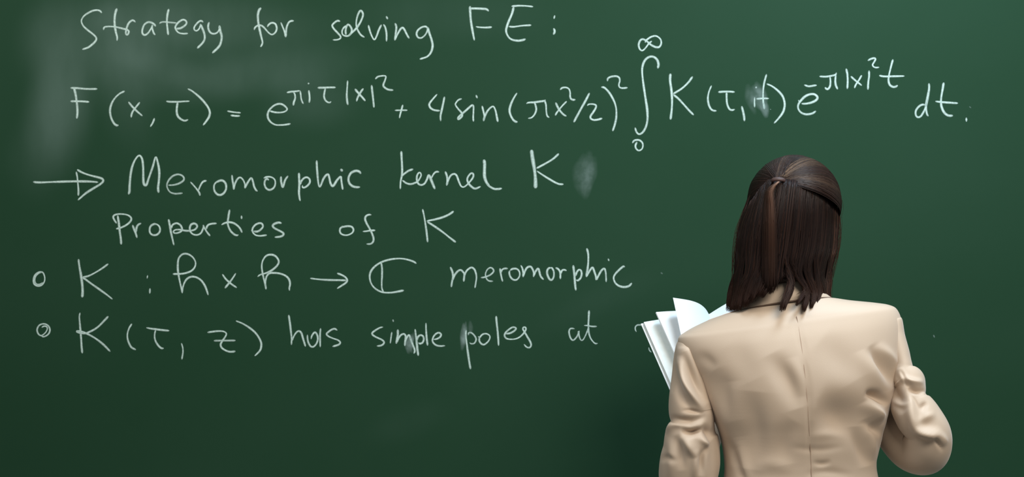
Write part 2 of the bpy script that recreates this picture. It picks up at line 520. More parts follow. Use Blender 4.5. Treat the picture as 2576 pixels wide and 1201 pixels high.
('chalk_word', 'handwritten chalk word "kernel"', '''K:5.6 138,95 142,180 148,290 145,380 130,460 126,545
K 280,308 220,330 160,375 140,398
K 150,440 200,475 250,485 300,470 330,455 360,410 372,375 355,348 330,370 320,420 335,475 370,495 410,480 440,430 460,370
K:6.4 460,370 475,400 500,460 520,510 535,545
K 490,420 520,365 550,340 585,342
K:5.8 655,335 675,390 680,450 672,505
K 672,500 690,440 720,385 760,365 790,385 815,450 840,505 870,520 910,495 960,440 985,400 985,365 960,358 930,390 915,430 930,475 965,515 1010,538 1075,512
K:8 1112,195 1120,250 1118,330 1120,400 1140,460 1175,510
K:5.8 1150,480 1175,510 1230,540 1280,543 1325,535'''),
('chalk_symbol', 'thick chalk letter "K" after "kernel"', '''K:9.5 1672,80 1685,180 1705,300 1718,420 1720,535
K 1995,125 1930,185 1850,235 1730,300
K 1735,330 1800,375 1880,425 1950,465 2000,485 2050,487'''),
('chalk_word', 'handwritten chalk word "Properties"', '''L:5.8 185,165 200,260 212,370 225,460 232,545
L 172,272 140,220 128,185 150,160 200,150 270,152 330,170 362,205 350,245 300,290 230,325 165,342
L:5.8 378,290 400,350 420,400 437,460
L 425,385 430,330 450,290 492,268
L 690,280 655,280 615,305 600,350 608,395 640,420 685,420 720,395 735,355 725,310 690,282 660,280
L:5.8 845,215 860,290 875,380 895,470 915,555
L 880,340 890,300 920,275 960,270 1000,295 1020,340 1005,375 960,395 920,395 908,375 935,355 990,352 1060,365 1130,365 1185,350 1215,315 1205,285 1170,272 1135,290 1120,335 1130,380 1165,412 1215,420 1265,395 1295,330 1300,290
L 1290,290 1310,330 1345,385 1385,435
L 1330,350 1350,300 1390,278 1470,270
L 1637,90 1622,180 1612,260 1625,320 1655,375 1700,415 1735,425 1750,415
L 1530,290 1570,268 1630,255 1690,268 1745,305 1780,350 1798,392
L 1790,168 1792,215
L 1945,375 2000,375 2045,345 2068,310 2055,275 2020,268 1970,290 1935,335 1935,380 1970,420 2030,432 2120,422
L:4 1915,360 1940,375
L:5.6 2312,270 2270,260 2220,275 2195,300 2215,330 2270,360 2325,390 2335,415 2300,440 2220,450'''),
('chalk_word', 'handwritten chalk word "of"', '''M 265,375 260,400 235,415 225,460 245,505 300,528 360,525 420,495 445,450 430,405 390,385 330,385 250,400
M 738,200 690,198 645,225 635,270 655,330 700,410 745,500 770,580 760,640 720,670 655,673
M 595,470 650,465 720,455 800,450'''),
('chalk_symbol', 'chalk letter "K" after the word "of"', '''M 1565,105 1590,220 1610,340 1630,480 1648,645
M:5.8 2070,140 1990,195 1900,235 1780,270 1630,300
M:5.8 1640,310 1750,380 1880,470 2000,565 2105,645'''),
('chalk_bullet', 'chalk circle bullet of the upper list line', '''N:4.6 240,335 190,340 145,375 125,430 135,490 180,515 230,505 265,460 270,400 245,340 200,345 155,385 140,440 160,490 210,495 250,470'''),
('chalk_symbol', 'chalk letter "K" of the upper list line', '''N:6.6 708,165 720,260 740,370 755,480 762,580 757,665
N 1095,228 1010,290 920,345 840,385 770,405 800,430 880,490 980,560 1070,625 1150,688'''),
('chalk_dot', 'upper dot of the colon in the upper list line', '''N:4.6 1605,375 1597,420'''),
('chalk_dot', 'lower dot of the colon in the upper list line', '''N:5 1635,545 1632,615'''),
('chalk_symbol', 'looped chalk letter left of the times sign', '''N 1930,360 2010,360 2090,350 2170,320 2215,270 2225,210 2195,150 2140,108 2085,97 2040,115 2005,165 1995,250 2000,340 2020,450 2045,560 2055,610
N 2055,600 2060,540 2085,465 2125,415 2180,395 2240,405 2300,445 2345,510 2370,570 2390,635'''),
('chalk_symbol', 'handwritten chalk times sign', '''O:4.8 90,328 130,385 190,440 262,490
O 250,318 210,380 165,440 120,495'''),
('chalk_symbol', 'looped chalk letter right of the times sign', '''O 505,360 540,335 600,318 670,285 730,235 755,185 735,135 695,105 645,100 600,120 565,175 555,240 565,320 585,410 600,470 605,510
O 597,480 600,410 615,350 650,318 710,315 780,325 845,355 880,400 888,450 880,490 882,525'''),
('chalk_arrow', 'small chalk arrow before the barred letter C', '''O 1125,378 1220,390 1340,398 1450,400 1550,402
O 1442,318 1500,340 1545,370 1562,405 1540,435 1495,465 1442,500'''),
('chalk_symbol', 'chalk letter C with a vertical bar', '''O 2378,205 2340,180 2260,155 2170,145 2060,158 1960,190 1880,245 1835,310 1828,380 1850,450 1900,505 1970,540 2050,548 2130,540 2230,520
O 1960,185 1972,260 1972,350 1968,440 1972,500 1990,545'''),
('chalk_word', 'handwritten chalk word "meromorphic" in small letters', '''P 200,290 225,350 232,410 220,470 212,530
P 225,450 250,390 290,340 325,328 350,350 365,380 358,465
P 362,400 390,340 430,305 460,300 490,330 508,400 502,470 490,540
P:4.6:.8 560,418 610,410 670,385 710,345 700,312 670,300 635,325 615,375 625,425 655,455 705,460
P:5.8 785,305 795,370 805,420 818,465
P:5:.8 800,360 810,325 840,310 880,310
P 905,330 895,360 910,410 945,442 985,440 1015,400 1015,350 985,315 940,312 905,330
P 1030,270 1050,310 1060,360 1058,412
P 1062,400 1080,340 1110,295 1150,290 1175,330 1185,370 1180,410
P 1185,400 1205,345 1235,310 1250,350 1265,400 1300,442
P:5.8 1390,300 1355,310 1340,350 1350,400 1375,440 1400,440 1420,400 1418,340 1395,302 1380,305
P 1440,300 1475,320 1495,360 1497,435
P 1497,380 1515,335 1540,325 1572,335
P:5.8 1648,270 1658,350 1665,430 1672,510 1680,570
P 1675,400 1690,355 1715,325 1740,335 1748,375 1735,420 1705,450 1680,445
P:6 1808,70 1825,140 1825,240 1815,330 1803,410
P 1803,410 1830,360 1860,310 1880,300 1895,340 1915,400 1922,440 1945,395 1980,335 2015,310 2030,350 2035,410 2037,470
P:6 2060,192 2070,222
P:5.8 2255,295 2240,285 2190,325 2140,380 2125,425 2145,480 2190,515 2250,528 2305,515 2340,480'''),
('chalk_bullet', 'chalk double-circle bullet of the lowest line', '''Q:4.4 275,335 310,315 350,322 362,355 340,405 300,445 265,460 230,440 207,395 210,345 240,300 290,280 340,285 385,320 402,370 390,420 350,460 300,478 265,462'''),
('chalk_formula', 'chalk letter "K" of the lowest line', '''Q 868,105 857,170 865,280 875,400 885,520 892,640 903,735
Q 1305,160 1230,240 1150,320 1060,380 950,425 870,420 820,405 825,388 900,400 950,420 1050,470 1150,535 1240,610 1335,708
'''),
('chalk_formula', 'handwritten chalk "(τ" of the lowest line', '''Q 1668,275 1625,345 1600,425 1600,500 1620,570 1660,640 1730,680
Q 1888,338 1960,352 2040,362 2140,375 2245,385
Q 2035,370 2020,430 2020,500 2040,560 2085,625 2125,655 2160,655
'''),
('chalk_comma', 'chalk comma before the barred z', '''Q:4.8 2430,575 2450,640 2455,710 2447,770 2438,830
'''),
('chalk_formula', 'chalk letter "z" with a bar through it', '''R 255,412 330,400 430,390 510,398 548,430 530,480 485,545 460,600 480,650 540,690 610,710 690,702
R:5:.75 355,540 450,538 580,537 692,535
'''),
('chalk_symbol', 'chalk closing bracket of the lowest line', '''R 695,232 790,270 900,335 990,410 1050,490 1085,570 1085,640 1060,700 985,775'''),
('chalk_word', 'handwritten chalk word "has"', '''R:5.6 1510,140 1530,270 1545,400 1555,500 1552,605
R 1560,545 1590,470 1630,410 1670,390 1705,420 1730,500 1755,580 1770,630
R:4.8 1855,515 1870,460 1910,410 1945,440 1960,510 1940,580 1895,630 1850,625 1815,570 1800,500 1800,445
R:5 2003,345 1995,430 1995,530 1997,640
R 2262,380 2220,355 2170,370 2115,410 2095,440 2130,475 2200,505 2270,530 2305,565 2280,600 2185,630'''),
('chalk_word', 'handwritten chalk word "simple"', '''S:4.8 350,292 300,305 240,340 200,375 210,405 260,435 325,465 360,495 355,525 320,548 262,555
S:4.8 470,360 460,430 448,520
S:4.6:.75 483,188 492,222
S:5.6 552,325 552,400 540,460 530,525
S 535,510 560,450 600,400 640,390 660,420 655,480 648,555
S 655,500 680,430 708,405 730,460 755,530 780,590 785,630 772,660
S:5.8 790,320 800,400 812,500 822,600 835,690
S 812,480 830,430 865,405 900,420 910,460 895,505 860,522 835,510
S 940,235 942,330 950,440 963,550
S:4.8 1045,465 1095,455 1135,430 1148,395 1120,372 1080,385 1045,425 1030,475 1045,515 1085,545 1140,555 1205,550'''),
('chalk_word', 'handwritten chalk word "poles"', '''S:5.6 1495,335 1488,400 1500,500 1515,620 1535,760 1555,875
S:4.6:.85 1525,405 1530,375 1560,370 1600,400 1630,450 1625,490 1600,520 1560,522 1540,505
S:4.8 1660,420 1680,435 1720,395 1770,385 1815,410 1820,450 1790,500 1740,535 1700,520 1675,480 1680,430
S 1908,140 1915,230 1928,350 1938,470 1942,552
S:4.8 2035,385 2090,380 2145,355 2180,320 2170,300 2130,298 2080,330 2035,375 2025,415 2050,450 2110,462 2180,455 2240,425 2290,375 2318,325 2310,298 2285,298 2278,325 2305,370 2340,430 2380,500 2390,545 2370,575 2330,570 2290,530'''),
('chalk_word', 'handwritten chalk word "at"', '''T:4.4:.85 535,410 490,402 455,410 435,450 440,510 465,580 500,612 540,590 585,530 605,470 605,445 605,480 615,540 635,595 660,615 690,595 730,520 775,410 785,380
T:6 790,80 785,180 780,280 775,380
T:4.8 778,360 785,470 810,560 850,625 900,670 945,668
T:4.2:.8 700,350 760,352 840,367 930,367'''),
('chalk_symbol', 'chalk stroke half hidden behind the open book', '''T:4.2:.85 1800,380 1740,345 1685,340 1645,345 1615,375 1612,420 1632,465'''),
('chalk_symbol', 'short chalk mark at the edge of the open book', '''T:4.2:.7 1850,735 1862,790 1900,830'''),
]
for name, label, txt in WRITING:
    w = Word()
    for line in txt.strip().split('\n'):
        head, *pts = line.split()
        hp = head.split(':')
        x0, y0, sc = GRID[hp[0]]
        wd = float(hp[1]) if len(hp) > 1 else 5.2
        pr = float(hp[2]) if len(hp) > 2 else 0.95
        w.stroke([(x0 + float(a) / sc, y0 + float(b) / sc) for a, b in (q.split(',') for q in pts)], wd, pr)
    w.build(name, label, M_CHALK)

# smears rubbed with a finger or the eraser next to single words
def smudge(label, strokes):
    w = Word()
    for pts, wd, pr in strokes:
        w.stroke(pts, wd * 1.25, pr, taper=False)
    w.build('chalk_smudge', label, M_SMUDGE)
smudge('rubbed-out chalk smear right of the thick "K"',
       [([(1470, 384), (1460, 440), (1466, 496)], 24, 0.09), ([(1484, 378), (1476, 440), (1472, 504)], 22, 0.12), ([(1496, 392), (1486, 445), (1474, 498)], 18, 0.11)])
smudge('rubbed-out chalk smear under the letters "it"',
       [([(1880, 210), (1888, 250), (1900, 290)], 16, 0.12), ([(1896, 212), (1908, 245), (1922, 282)], 24, 0.22), ([(1916, 250), (1924, 275), (1928, 298)], 16, 0.32), ([(1900, 205), (1914, 230), (1930, 260)], 14, 0.16)])
smudge('rubbed-out chalk smear below the m of "simple"',
       [([(1034, 840), (1029, 865), (1028, 892)], 14, 0.40), ([(1042, 835), (1034, 865), (1036, 890)], 8, 0.3)])
smudge('rubbed-out chalk smear left of the p of "poles"',
       [([(1166, 812), (1166, 850), (1162, 884)], 10, 0.42), ([(1172, 808), (1170, 840), (1168, 870)], 7, 0.3), ([(1182, 806), (1184, 830), (1180, 845)], 8, 0.14)])
for label, pts, wd, pr in (('chalk speck left of the woman', [(1662, 686), (1667, 690)], 5, .3),
                           ('chalk speck right of the jacket shoulder', [(2348, 843), (2351, 850)], 5, .4),
                           ('chalk speck above the final full stop', [(2438, 268), (2443, 272)], 4, .3)):
    w = Word()
    w.stroke(pts, wd, pr)
    w.build('chalk_speck', label, M_SMUDGE)

# ------------------------------------------------------------------ person
YW = -0.72
person = tag(empty('person', (0.58, -0.71, 0.0)),
             'woman with half-tied brown hair in a beige jacket, back turned, reading at the chalkboard', 'person')
def to_person(o, parent=None):
    o.parent = parent or person
    if parent is None:
        o.matrix_parent_inverse = Matrix.Translation((-0.58, 0.71, 0.0))
    return o

def fold_disp(px, folds):
    """height of cloth folds at points given on the back view; each fold is a line with width and height"""
    out = np.zeros(len(px))
    for pts, wd, amp in folds:
        c = catmull(pts, 24)
        L = np.linspace(0, 1, 24)
        best = np.full(len(px), 1e9)
        s = np.zeros(len(px))
        for i in range(23):
            a, b = c[i], c[i + 1]
            ab = b - a
            t = np.clip(((px - a) @ ab) / (ab @ ab + 1e-9), 0, 1)
            d = np.linalg.norm(px - (a + t[:, None] * ab), axis=1)
            m = d < best
            best[m] = d[m]
            s[m] = (L[i] + t / 23)[m]
        fade = np.clip(np.sin(np.pi * np.clip(s, 0.0, 1.0)), 0, 1) ** 1.1
        out += amp * np.exp(-(best / wd) ** 2) * fade
    return out

# ---- jacket body: slices tilted with the shoulders; L and R are the outline, then depth back / front, back-arch
T_ROWS = [
    (1868, 786, 2086, 757, .052, .052, 16), (1852, 786, 2098, 753, .056, .054, 13), (1800, 800, 2140, 757, .066, .06, 9),
    (1752, 821, 2198, 762, .078, .07, 6), (1722, 838, 2236, 768, .086, .076, 4), (1707, 852, 2255, 780, .093, .082, 2),
    (1708, 880, 2266, 812, .104, .092, 0), (1726, 918, 2268, 865, .114, .104, 0), (1752, 960, 2262, 920, .119, .112, 0),
    (1772, 1002, 2250, 972, .119, .116, 0), (1790, 1044, 2234, 1024, .114, .116, 0), (1806, 1082, 2224, 1066, .106, .112, 0),
    (1817, 1122, 2213, 1110, .097, .107, 0), (1823, 1164, 2202, 1160, .092, .104, 0), (1822, 1206, 2208, 1206, .094, .104, 0),
    (1808, 1290, 2232, 1290, .112, .112, 0), (1796, 1390, 2250, 1390, .126, .118, 0)]
T_FOLDS = [
    ([(1940, 890), (1962, 930), (1986, 975), (2004, 1030)], 26, -0.0050), ([(1990, 900), (2006, 950), (2016, 1000)], 16, 0.0016),
    ([(1895, 985), (1890, 1040), (1892, 1110), (1880, 1180)], 36, -0.0055), ([(1840, 960), (1846, 1020), (1858, 1100)], 22, 0.003),
    ([(1768, 945), (1792, 1000), (1822, 1060), (1846, 1130)], 18, 0.0050), ([(1800, 930), (1830, 1000), (1850, 1060)], 24, -0.0022),
    ([(1830, 1100), (1850, 1160), (1872, 1215)], 9, -0.0034), ([(1856, 1110), (1870, 1160), (1890, 1215)], 12, 0.0022),
    ([(2186, 872), (2212, 905), (2236, 938), (2256, 976)], 15, -0.0062), ([(2206, 868), (2236, 896), (2258, 926)], 13, 0.0032),
    ([(2170, 880), (2196, 940), (2216, 990)], 20, 0.0035),
    ([(2176, 990), (2202, 994), (2236, 1018)], 10, -0.0082), ([(2180, 1010), (2200, 1036), (2226, 1060)], 15, 0.0066),
    ([(2050, 1030), (2120, 1050), (2190, 1078)], 46, -0.0105), ([(2180, 1056), (2204, 1080), (2226, 1094)], 12, -0.0045),
    ([(2162, 1075), (2168, 1120), (2180, 1175)], 17, -0.0052), ([(2192, 1084), (2192, 1120), (2200, 1160)], 12, 0.0035),
    ([(1985, 1126), (2060, 1132), (2130, 1124)], 9, -0.0010), ([(2044, 1162), (2066, 1168), (2092, 1162)], 7, -0.0016),
    ([(2030, 1100), (2090, 1094), (2140, 1102)], 12, 0.0010), ([(2000, 1060), (1970, 1110), (1980, 1170)], 26, -0.0026),
    ([(2020, 1196), (2080, 1188), (2150, 1198)], 11, -0.0012), ([(1890, 1180), (1940, 1168), (2000, 1180)], 18, 0.0016),
    ([(2060, 860), (2110, 900), (2150, 960)], 40, -0.0025), ([(1830, 870), (1860, 900), (1890, 960)], 34, -0.0018),
    ([(1748, 895), (1775, 905), (1800, 930)], 14, -0.0022),
    ([(2004, 800), (2014, 860), (2026, 950), (2034, 1060), (2040, 1215)], 5, -0.0020)]
NR, NC = 330, 300
rows = interp_rows(T_ROWS, NR)
ph = np.linspace(0, 2 * np.pi, NC, endpoint=False)
def spow(x, p):
    return np.sign(x) * np.abs(x) ** p
V = np.zeros((NR, NC, 3))
for i, (lx, ly, rx, ry, db, df, arch) in enumerate(rows):
    Lp, Rp = P(lx, ly, YW), P(rx, ry, YW)
    mid, hv = (Lp + Rp) / 2, (Rp - Lp) / 2
    t = spow(np.cos(ph), 0.86)
    s = spow(np.sin(ph), 0.92)
    V[i] = mid + t[:, None] * hv
    back = np.clip(s, 0, None)
    V[i, :, 1] += np.where(s > 0, -db * s, -df * s)
    V[i, :, 2] += arch / 1250 * back
Vt = V.reshape(-1, 3)
ctr = np.repeat(V.mean(1), NC, 0)
out = Vt - ctr
out[:, 2] *= 0.3
out /= np.linalg.norm(out, axis=1)[:, None] + 1e-9
face = np.clip(-out[:, 1] * 2.2, 0, 1)
Vt = Vt + out * (2.2 * fold_disp(proj(Vt), T_FOLDS) * face)[:, None]
VT_GRID = Vt.reshape(NR, NC, 3).copy()
# inner edge at the neck: two more rings turned inward
r0 = VT_GRID[0]
c0 = r0.mean(0)
in1 = c0 + (r0 - c0) * 0.965 + np.array([0, 0, -0.001])
in2 = c0 + (r0 - c0) * 0.93 + np.array([0, 0, -0.03])
Vall = np.vstack([in2, in1, Vt])
jacket = mesh('jacket', Vall, grid_faces(NR + 2, NC), M_JACKET)
to_person(jacket)
jacket['label'] = 'beige tailored jacket with long sleeves and a centre back seam'

def back_point(px, py, off=0.0):
    """point on the back of the jacket body that projects to (px, py)"""
    g = VT_GRID[:, :NC // 2 + 1].reshape(-1, 3)
    q = proj(g)
    d = np.sum((q - np.array([px, py])) ** 2, 1)
    k = np.argsort(d)[:4]
    wgt = 1 / (d[k] + 0.05)
    y = np.sum(g[k, 1] * wgt) / wgt.sum() - off
    return P(px, py, y)

def tube(pts, rad, ns=8):
    pts = np.asarray(pts, float)
    n = len(pts)
    rad = np.broadcast_to(rad, (n,))
    T = np.gradient(pts, axis=0)
    v = []
    u = None
    for i in range(n):
        t = norm(T[i])
        if u is None:
            a = np.array([0, 0, 1.0]) if abs(t[2]) < 0.9 else np.array([1.0, 0, 0])
            u = norm(np.cross(t, a))
        u = norm(u - t * (u @ t))
        w_ = np.cross(t, u)
        for k in range(ns):
            a = 2 * math.pi * k / ns
            v.append(pts[i] + rad[i] * (math.cos(a) * u + math.sin(a) * w_))
    f = grid_faces(n, ns)
    f.append(tuple(range(ns))[::-1])
    f.append(tuple((n - 1) * ns + k for k in range(ns)))
    return np.array(v), f

def seam(name, pts_px, r=0.0007, off=0.0, mat=None):
    c = catmull(pts_px, 60)
    pts = np.array([back_point(x, y, off) for x, y in c])
    k = np.ones(7) / 7
    yy = np.convolve(np.pad(pts[:, 1], 3, mode='edge'), k, 'valid')
    pts = np.array([P(c[i, 0], c[i, 1], yy[i]) for i in range(len(c))])
    v, f = tube(pts, r, 6)
    o = to_person(mesh(name, v, f, mat or M_SEAM), jacket)
    return o
seam('back_seam', [(2004, 796), (2010, 830), (2020, 900), (2028, 980), (2034, 1060), (2039, 1140), (2042, 1215)], 0.0008, 0.0)

# ---- sleeves: centre (px, py, depth) and half width in px / half depth in m
def sleeve(rows, folds, nr, nc=120):
    rr = np.asarray(rows, float)
    R = interp_rows(rr, nr)
    pts = np.array([P(r[0], r[1], r[2]) for r in R])
    T = np.gradient(pts, axis=0)
    V = np.zeros((nr, nc, 3))
    u = np.array([1.0, 0, 0])
    a = np.linspace(0, 2 * np.pi, nc, endpoint=False)
    for i in range(nr):
        t = norm(T[i])
        u = norm(u - t * (u @ t))
        w_ = np.cross(t, u)
        ru = R[i, 3] * (R[i, 2] - CAM_Y) / FPX
        V[i] = pts[i] + np.outer(np.cos(a), u) * ru + np.outer(np.sin(a), w_) * R[i, 4]
    v = V.reshape(-1, 3)
    c = np.repeat(pts, nc, 0)
    o = v - c
    o /= np.linalg.norm(o, axis=1)[:, None] + 1e-9
    fc = np.clip(-o[:, 1] * 1.8 + 0.35, 0, 1)
    v = v + o * (1.9 * fold_disp(proj(v), folds) * fc)[:, None]
    # turned-in cuff
    last = v[-nc:]
    cc = last.mean(0)
    tt = norm(T[-1])
    e1 = cc + (last - cc) * 0.93
    e2 = cc + (last - cc) * 0.90 - tt * 0.03
    v = np.vstack([v, e1, e2])
    f = grid_faces(nr + 2, nc)
    f.append(tuple(range(nc))[::-1])
    return v, f, pts

# anchor points of the book and the hands
G = P(1785, 797, -0.34)
D = norm([.063, -.13, -.163])
SV = np.array([-.131, -.079, .0125])
CV = np.array([-.157, -.058, -.0133])
PV = np.array([-.095, -.103, .047])
RV = np.array([.137, -.02, .068])
BH = 0.235
L_WRIST = G + 0.62 * CV + 1.10 * BH * D + np.array([0, 0.01, 0])
R_WRIST = np.array([.665, -.525, 1.190])
def px_of(p):
    q = proj(np.array([p]))[0]
    return (q[0], q[1], p[1])

lw, rw = px_of(L_WRIST), px_of(R_WRIST)
LEFT_ROWS = [
    (1724, 856, -.72, 6, .012), (1722, 862, -.72, 17, .032), (1723, 876, -.72, 24, .044), (1726, 905, -.722, 32, .050),
    (1732, 950, -.725, 43, .052), (1736, 1000, -.73, 53, .053), (1739, 1036, -.732, 56, .053), (1745, 1062, -.735, 54, .051),
    (1741, 1092, -.735, 67, .055), (1741, 1130, -.733, 73, .056), (1737, 1165, -.728, 77, .056), (1731, 1200, -.718, 74, .056),
    (1728, 1228, -.70, 66, .056), (1729, 1236, -.665, 62, .052), (lw[0] * .4 + 1729 * .6, lw[1] * .38 + 1225 * .62, -.615, 56, .047),
    (lw[0] * .8 + 1729 * .2, lw[1] * .78 + 1225 * .22, -.545, 46, .038), (lw[0], lw[1] + 8, lw[2] - .012, 40, .032)]
LEFT_FOLDS = [
    ([(1708, 895), (1714, 940), (1732, 982), (1772, 1036)], 8, 0.0070), ([(1700, 915), (1706, 970), (1726, 1015), (1756, 1046)], 11, -0.0055),
    ([(1720, 885), (1736, 935), (1760, 985), (1780, 1016)], 11, -0.0070), ([(1698, 870), (1692, 920), (1688, 990)], 8, -0.002),
    ([(1684, 1048), (1712, 1060), (1745, 1058), (1780, 1046)], 9, -0.005), ([(1712, 1033), (1740, 1035), (1772, 1040)], 5, -0.0028),
    ([(1712, 1086), (1738, 1090), (1770, 1082)], 8, -0.0105), ([(1764, 1072), (1782, 1090), (1804, 1106)], 12, -0.0060),
    ([(1672, 1088), (1700, 1068), (1736, 1070)], 9, 0.0050), ([(1718, 1096), (1732, 1120), (1748, 1152)], 11, 0.0055),
    ([(1762, 1098), (1776, 1114), (1794, 1124)], 8, 0.0045), ([(1790, 1124), (1768, 1148), (1764, 1200)], 9, -0.0055),
    ([(1698, 1096), (1710, 1135), (1716, 1185)], 11, -0.0040), ([(1684, 1100), (1690, 1150), (1684, 1205)], 11, 0.0025),
    ([(1750, 1130), (1750, 1165), (1746, 1210)], 9, 0.0035), ([(1784, 1040), (1796, 1090), (1800, 1150), (1798, 1225)], 20, -0.006),
    ([(1656, 1160), (1680, 1152), (1704, 1166)], 8, -0.0025)]
v, f, L_AX = sleeve(LEFT_ROWS, LEFT_FOLDS, 240)
o = to_person(mesh('sleeve', v, f, M_JACKET), jacket)
o['label'] = 'left sleeve with the arm bent forward under the book'
RIGHT_ROWS = [
    (2241, 784, -.72, 6, .012), (2241, 790, -.72, 16, .032), (2241, 806, -.72, 25, .044), (2243, 850, -.725, 30, .049),
    (2253, 895, -.735, 32, .049), (2262, 926, -.744, 30, .047), (2266, 944, -.750, 34, .046), (2279, 962, -.757, 45, .047),
    (2284, 978, -.762, 42, .047), (2284, 998, -.767, 42, .048), (2291, 1020, -.772, 50, .050), (2310, 1050, -.782, 55, .051),
    (2334, 1085, -.788, 53, .049), (2336, 1113, -.780, 55, .049),
    (2324, 1132, -.755, 60, .050), (2300, 1120, -.720, 70, .055), (2274, 1076, -.680, 78, .060),
    (2248, 1030, -.635, 78, .058), (rw[0] * .5 + 2225 * .5, rw[1] * .5 + 1030 * .5, -.580, 56, .045), (rw[0] + 25, rw[1] + 12, rw[2] - .02, 42, .034), (rw[0], rw[1], rw[2], 40, .031)]
RIGHT_FOLDS = [
    ([(2262, 925), (2275, 952), (2296, 962), (2326, 962)], 8, 0.0065), ([(2282, 978), (2300, 984), (2326, 988)], 7, -0.006),
    ([(2264, 930), (2274, 950), (2286, 976)], 5, -0.0045), ([(2284, 985), (2300, 1010), (2316, 1040)], 5, -0.002),
    ([(2314, 1034), (2324, 1022), (2336, 1014)], 7, -0.003), ([(2306, 1068), (2330, 1050), (2356, 1042)], 10, 0.003),
    ([(2306, 1076), (2322, 1090), (2346, 1094), (2372, 1082)], 10, 0.004), ([(2346, 1096), (2360, 1116), (2374, 1136)], 5, -0.0035),
    ([(2362, 1090), (2374, 1104), (2380, 1122)], 7, 0.0025), ([(2236, 1000), (2262, 1018), (2290, 1020)], 8, 0.003),
    ([(2296, 975), (2290, 1010), (2296, 1050), (2312, 1082), (2356, 1100), (2376, 1130)], 13, 0.0085),
    ([(2244, 960), (2256, 1000), (2276, 1040)], 16, -0.006)]
v, f, R_AX = sleeve(RIGHT_ROWS, RIGHT_FOLDS, 240)
o = to_person(mesh('sleeve', v, f, M_JACKET), jacket)
o['label'] = 'right sleeve with the elbow held away from the side'

# ---- collar standing around the neck, and a dark tube imitating the shadow line below it
cr = np.linspace(0, 2 * np.pi, 120, endpoint=False)
C_ROWS = [(1852, 786, 2092, 752, .062, .055, 15), (1860, 774, 2082, 745, .062, .054, 15), (1880, 755, 2064, 732, .060, .053, 14),
          (1898, 738, 2056, 716, .057, .052, 12), (1907, 725, 2054, 706, .054, .051, 8), (1911, 724, 2050, 706, .050, .047, 6), (1910, 740, 2052, 720, .049, .046, 6)]
CR = interp_rows(C_ROWS, 40)
cv = []
for lx, ly, rx, ry, db, df, arch in CR:
    Lp, Rp = P(lx, ly, YW), P(rx, ry, YW)
    mid, hv = (Lp + Rp) / 2, (Rp - Lp) / 2
    s = np.sin(cr)
    ring = mid + np.cos(cr)[:, None] * hv
    ring[:, 1] += np.where(s > 0, -db * s, -df * s)
    ring[:, 2] += arch / 1250 * np.clip(s, 0, None)
    cv.append(ring)
cv = np.array(cv)
collar = to_person(mesh('collar', cv.reshape(-1, 3), grid_faces(len(cv), 120), M_JACKET), jacket)
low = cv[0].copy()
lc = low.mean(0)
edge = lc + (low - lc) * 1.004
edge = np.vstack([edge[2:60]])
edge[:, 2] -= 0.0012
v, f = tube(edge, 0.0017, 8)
o = to_person(mesh('collar_shadow_line', v, f, M_COLLAR_SHADOW), jacket)
o['label'] = 'dark brown tube imitating the shadow line under the collar'

# ---- body: one continuous figure, welded from overlapping volumes
class Vol:
    def __init__(self):
        self.bm = bmesh.new()
    def ell(self, c, r, rot=None):
        m = Matrix.Translation(Vector(c)) @ (rot or Matrix.Identity(4)) @ Matrix.Diagonal((*r, 1))
        bmesh.ops.create_icosphere(self.bm, subdivisions=4, radius=1.0, matrix=m)
    def chain(self, pts, rad, ns=20):
        pts = [np.asarray(p, float) for p in pts]
        for p, r in zip(pts, rad):
            self.bm_sphere(p, r)
        for i in range(len(pts) - 1):
            a, b, ra, rb = pts[i], pts[i + 1], rad[i], rad[i + 1]
            v, f = tube([a, a + (b - a) * .5, b], [ra, (ra + rb) / 2, rb], ns)
            vs = [self.bm.verts.new(Vector(q)) for q in v]
            for q in f:
                self.bm.faces.new([vs[k] for k in q])
    def bm_sphere(self, c, r):
        bmesh.ops.create_icosphere(self.bm, subdivisions=3, radius=float(r), matrix=Matrix.Translation(Vector(c)))
    def build(self, name, mat, voxel, smooth_it):
        me = bpy.data.meshes.new(name + '_volume')
        self.bm.to_mesh(me)
        self.bm.free()
        tmp = bpy.data.objects.new('volume', me)
        COL.objects.link(tmp)
        md = tmp.modifiers.new('weld', 'REMESH')
        md.mode = 'VOXEL'
        md.voxel_size = voxel
        md.adaptivity = 0.0
        sm = tmp.modifiers.new('soft', 'SMOOTH')
        sm.factor = 0.5
        sm.iterations = smooth_it
        dg = bpy.context.evaluated_depsgraph_get()
        dg.update()
        res = bpy.data.meshes.new_from_object(tmp.evaluated_get(dg))
        res.name = name
        res.materials.clear()
        bpy.data.objects.remove(tmp)
        return to_person(link(name, res, mat))

H = np.array([.566, -.695, 1.568])           # middle of the skull
yaw = math.radians(18)
fw = np.array([math.sin(yaw), math.cos(yaw), -0.16]); fw = norm(fw)      # where the face looks
sd = norm(np.cross(fw, [0, 0, 1]))                                         # her right
up = np.cross(sd, fw)
def hd(r, f_, u):
    return H + r * sd + f_ * fw + u * up
HR = Matrix(((sd[0], fw[0], up[0], 0), (sd[1], fw[1], up[1], 0), (sd[2], fw[2], up[2], 0), (0, 0, 0, 1)))
b = Vol()
b.ell(H, (.074, .090, .086), HR)
b.ell(hd(0, .028, -.045), (.060, .062, .078), HR)
b.ell(hd(0, .052, -.092), (.034, .034, .030), HR)           # chin
b.ell(hd(0, .066, -.015), (.052, .026, .045), HR)
b.chain([hd(0, .084, .012), hd(0, .097, -.022), hd(0, .094, -.030)], [.008, .011, .010])   # nose
b.ell(hd(.009, .090, -.031), (.007, .009, .006), HR)
b.ell(hd(-.009, .090, -.031), (.007, .009, .006), HR)
b.chain([hd(-.020, .079, -.056), hd(0, .087, -.054), hd(.020, .079, -.056)], [.004, .006, .004])
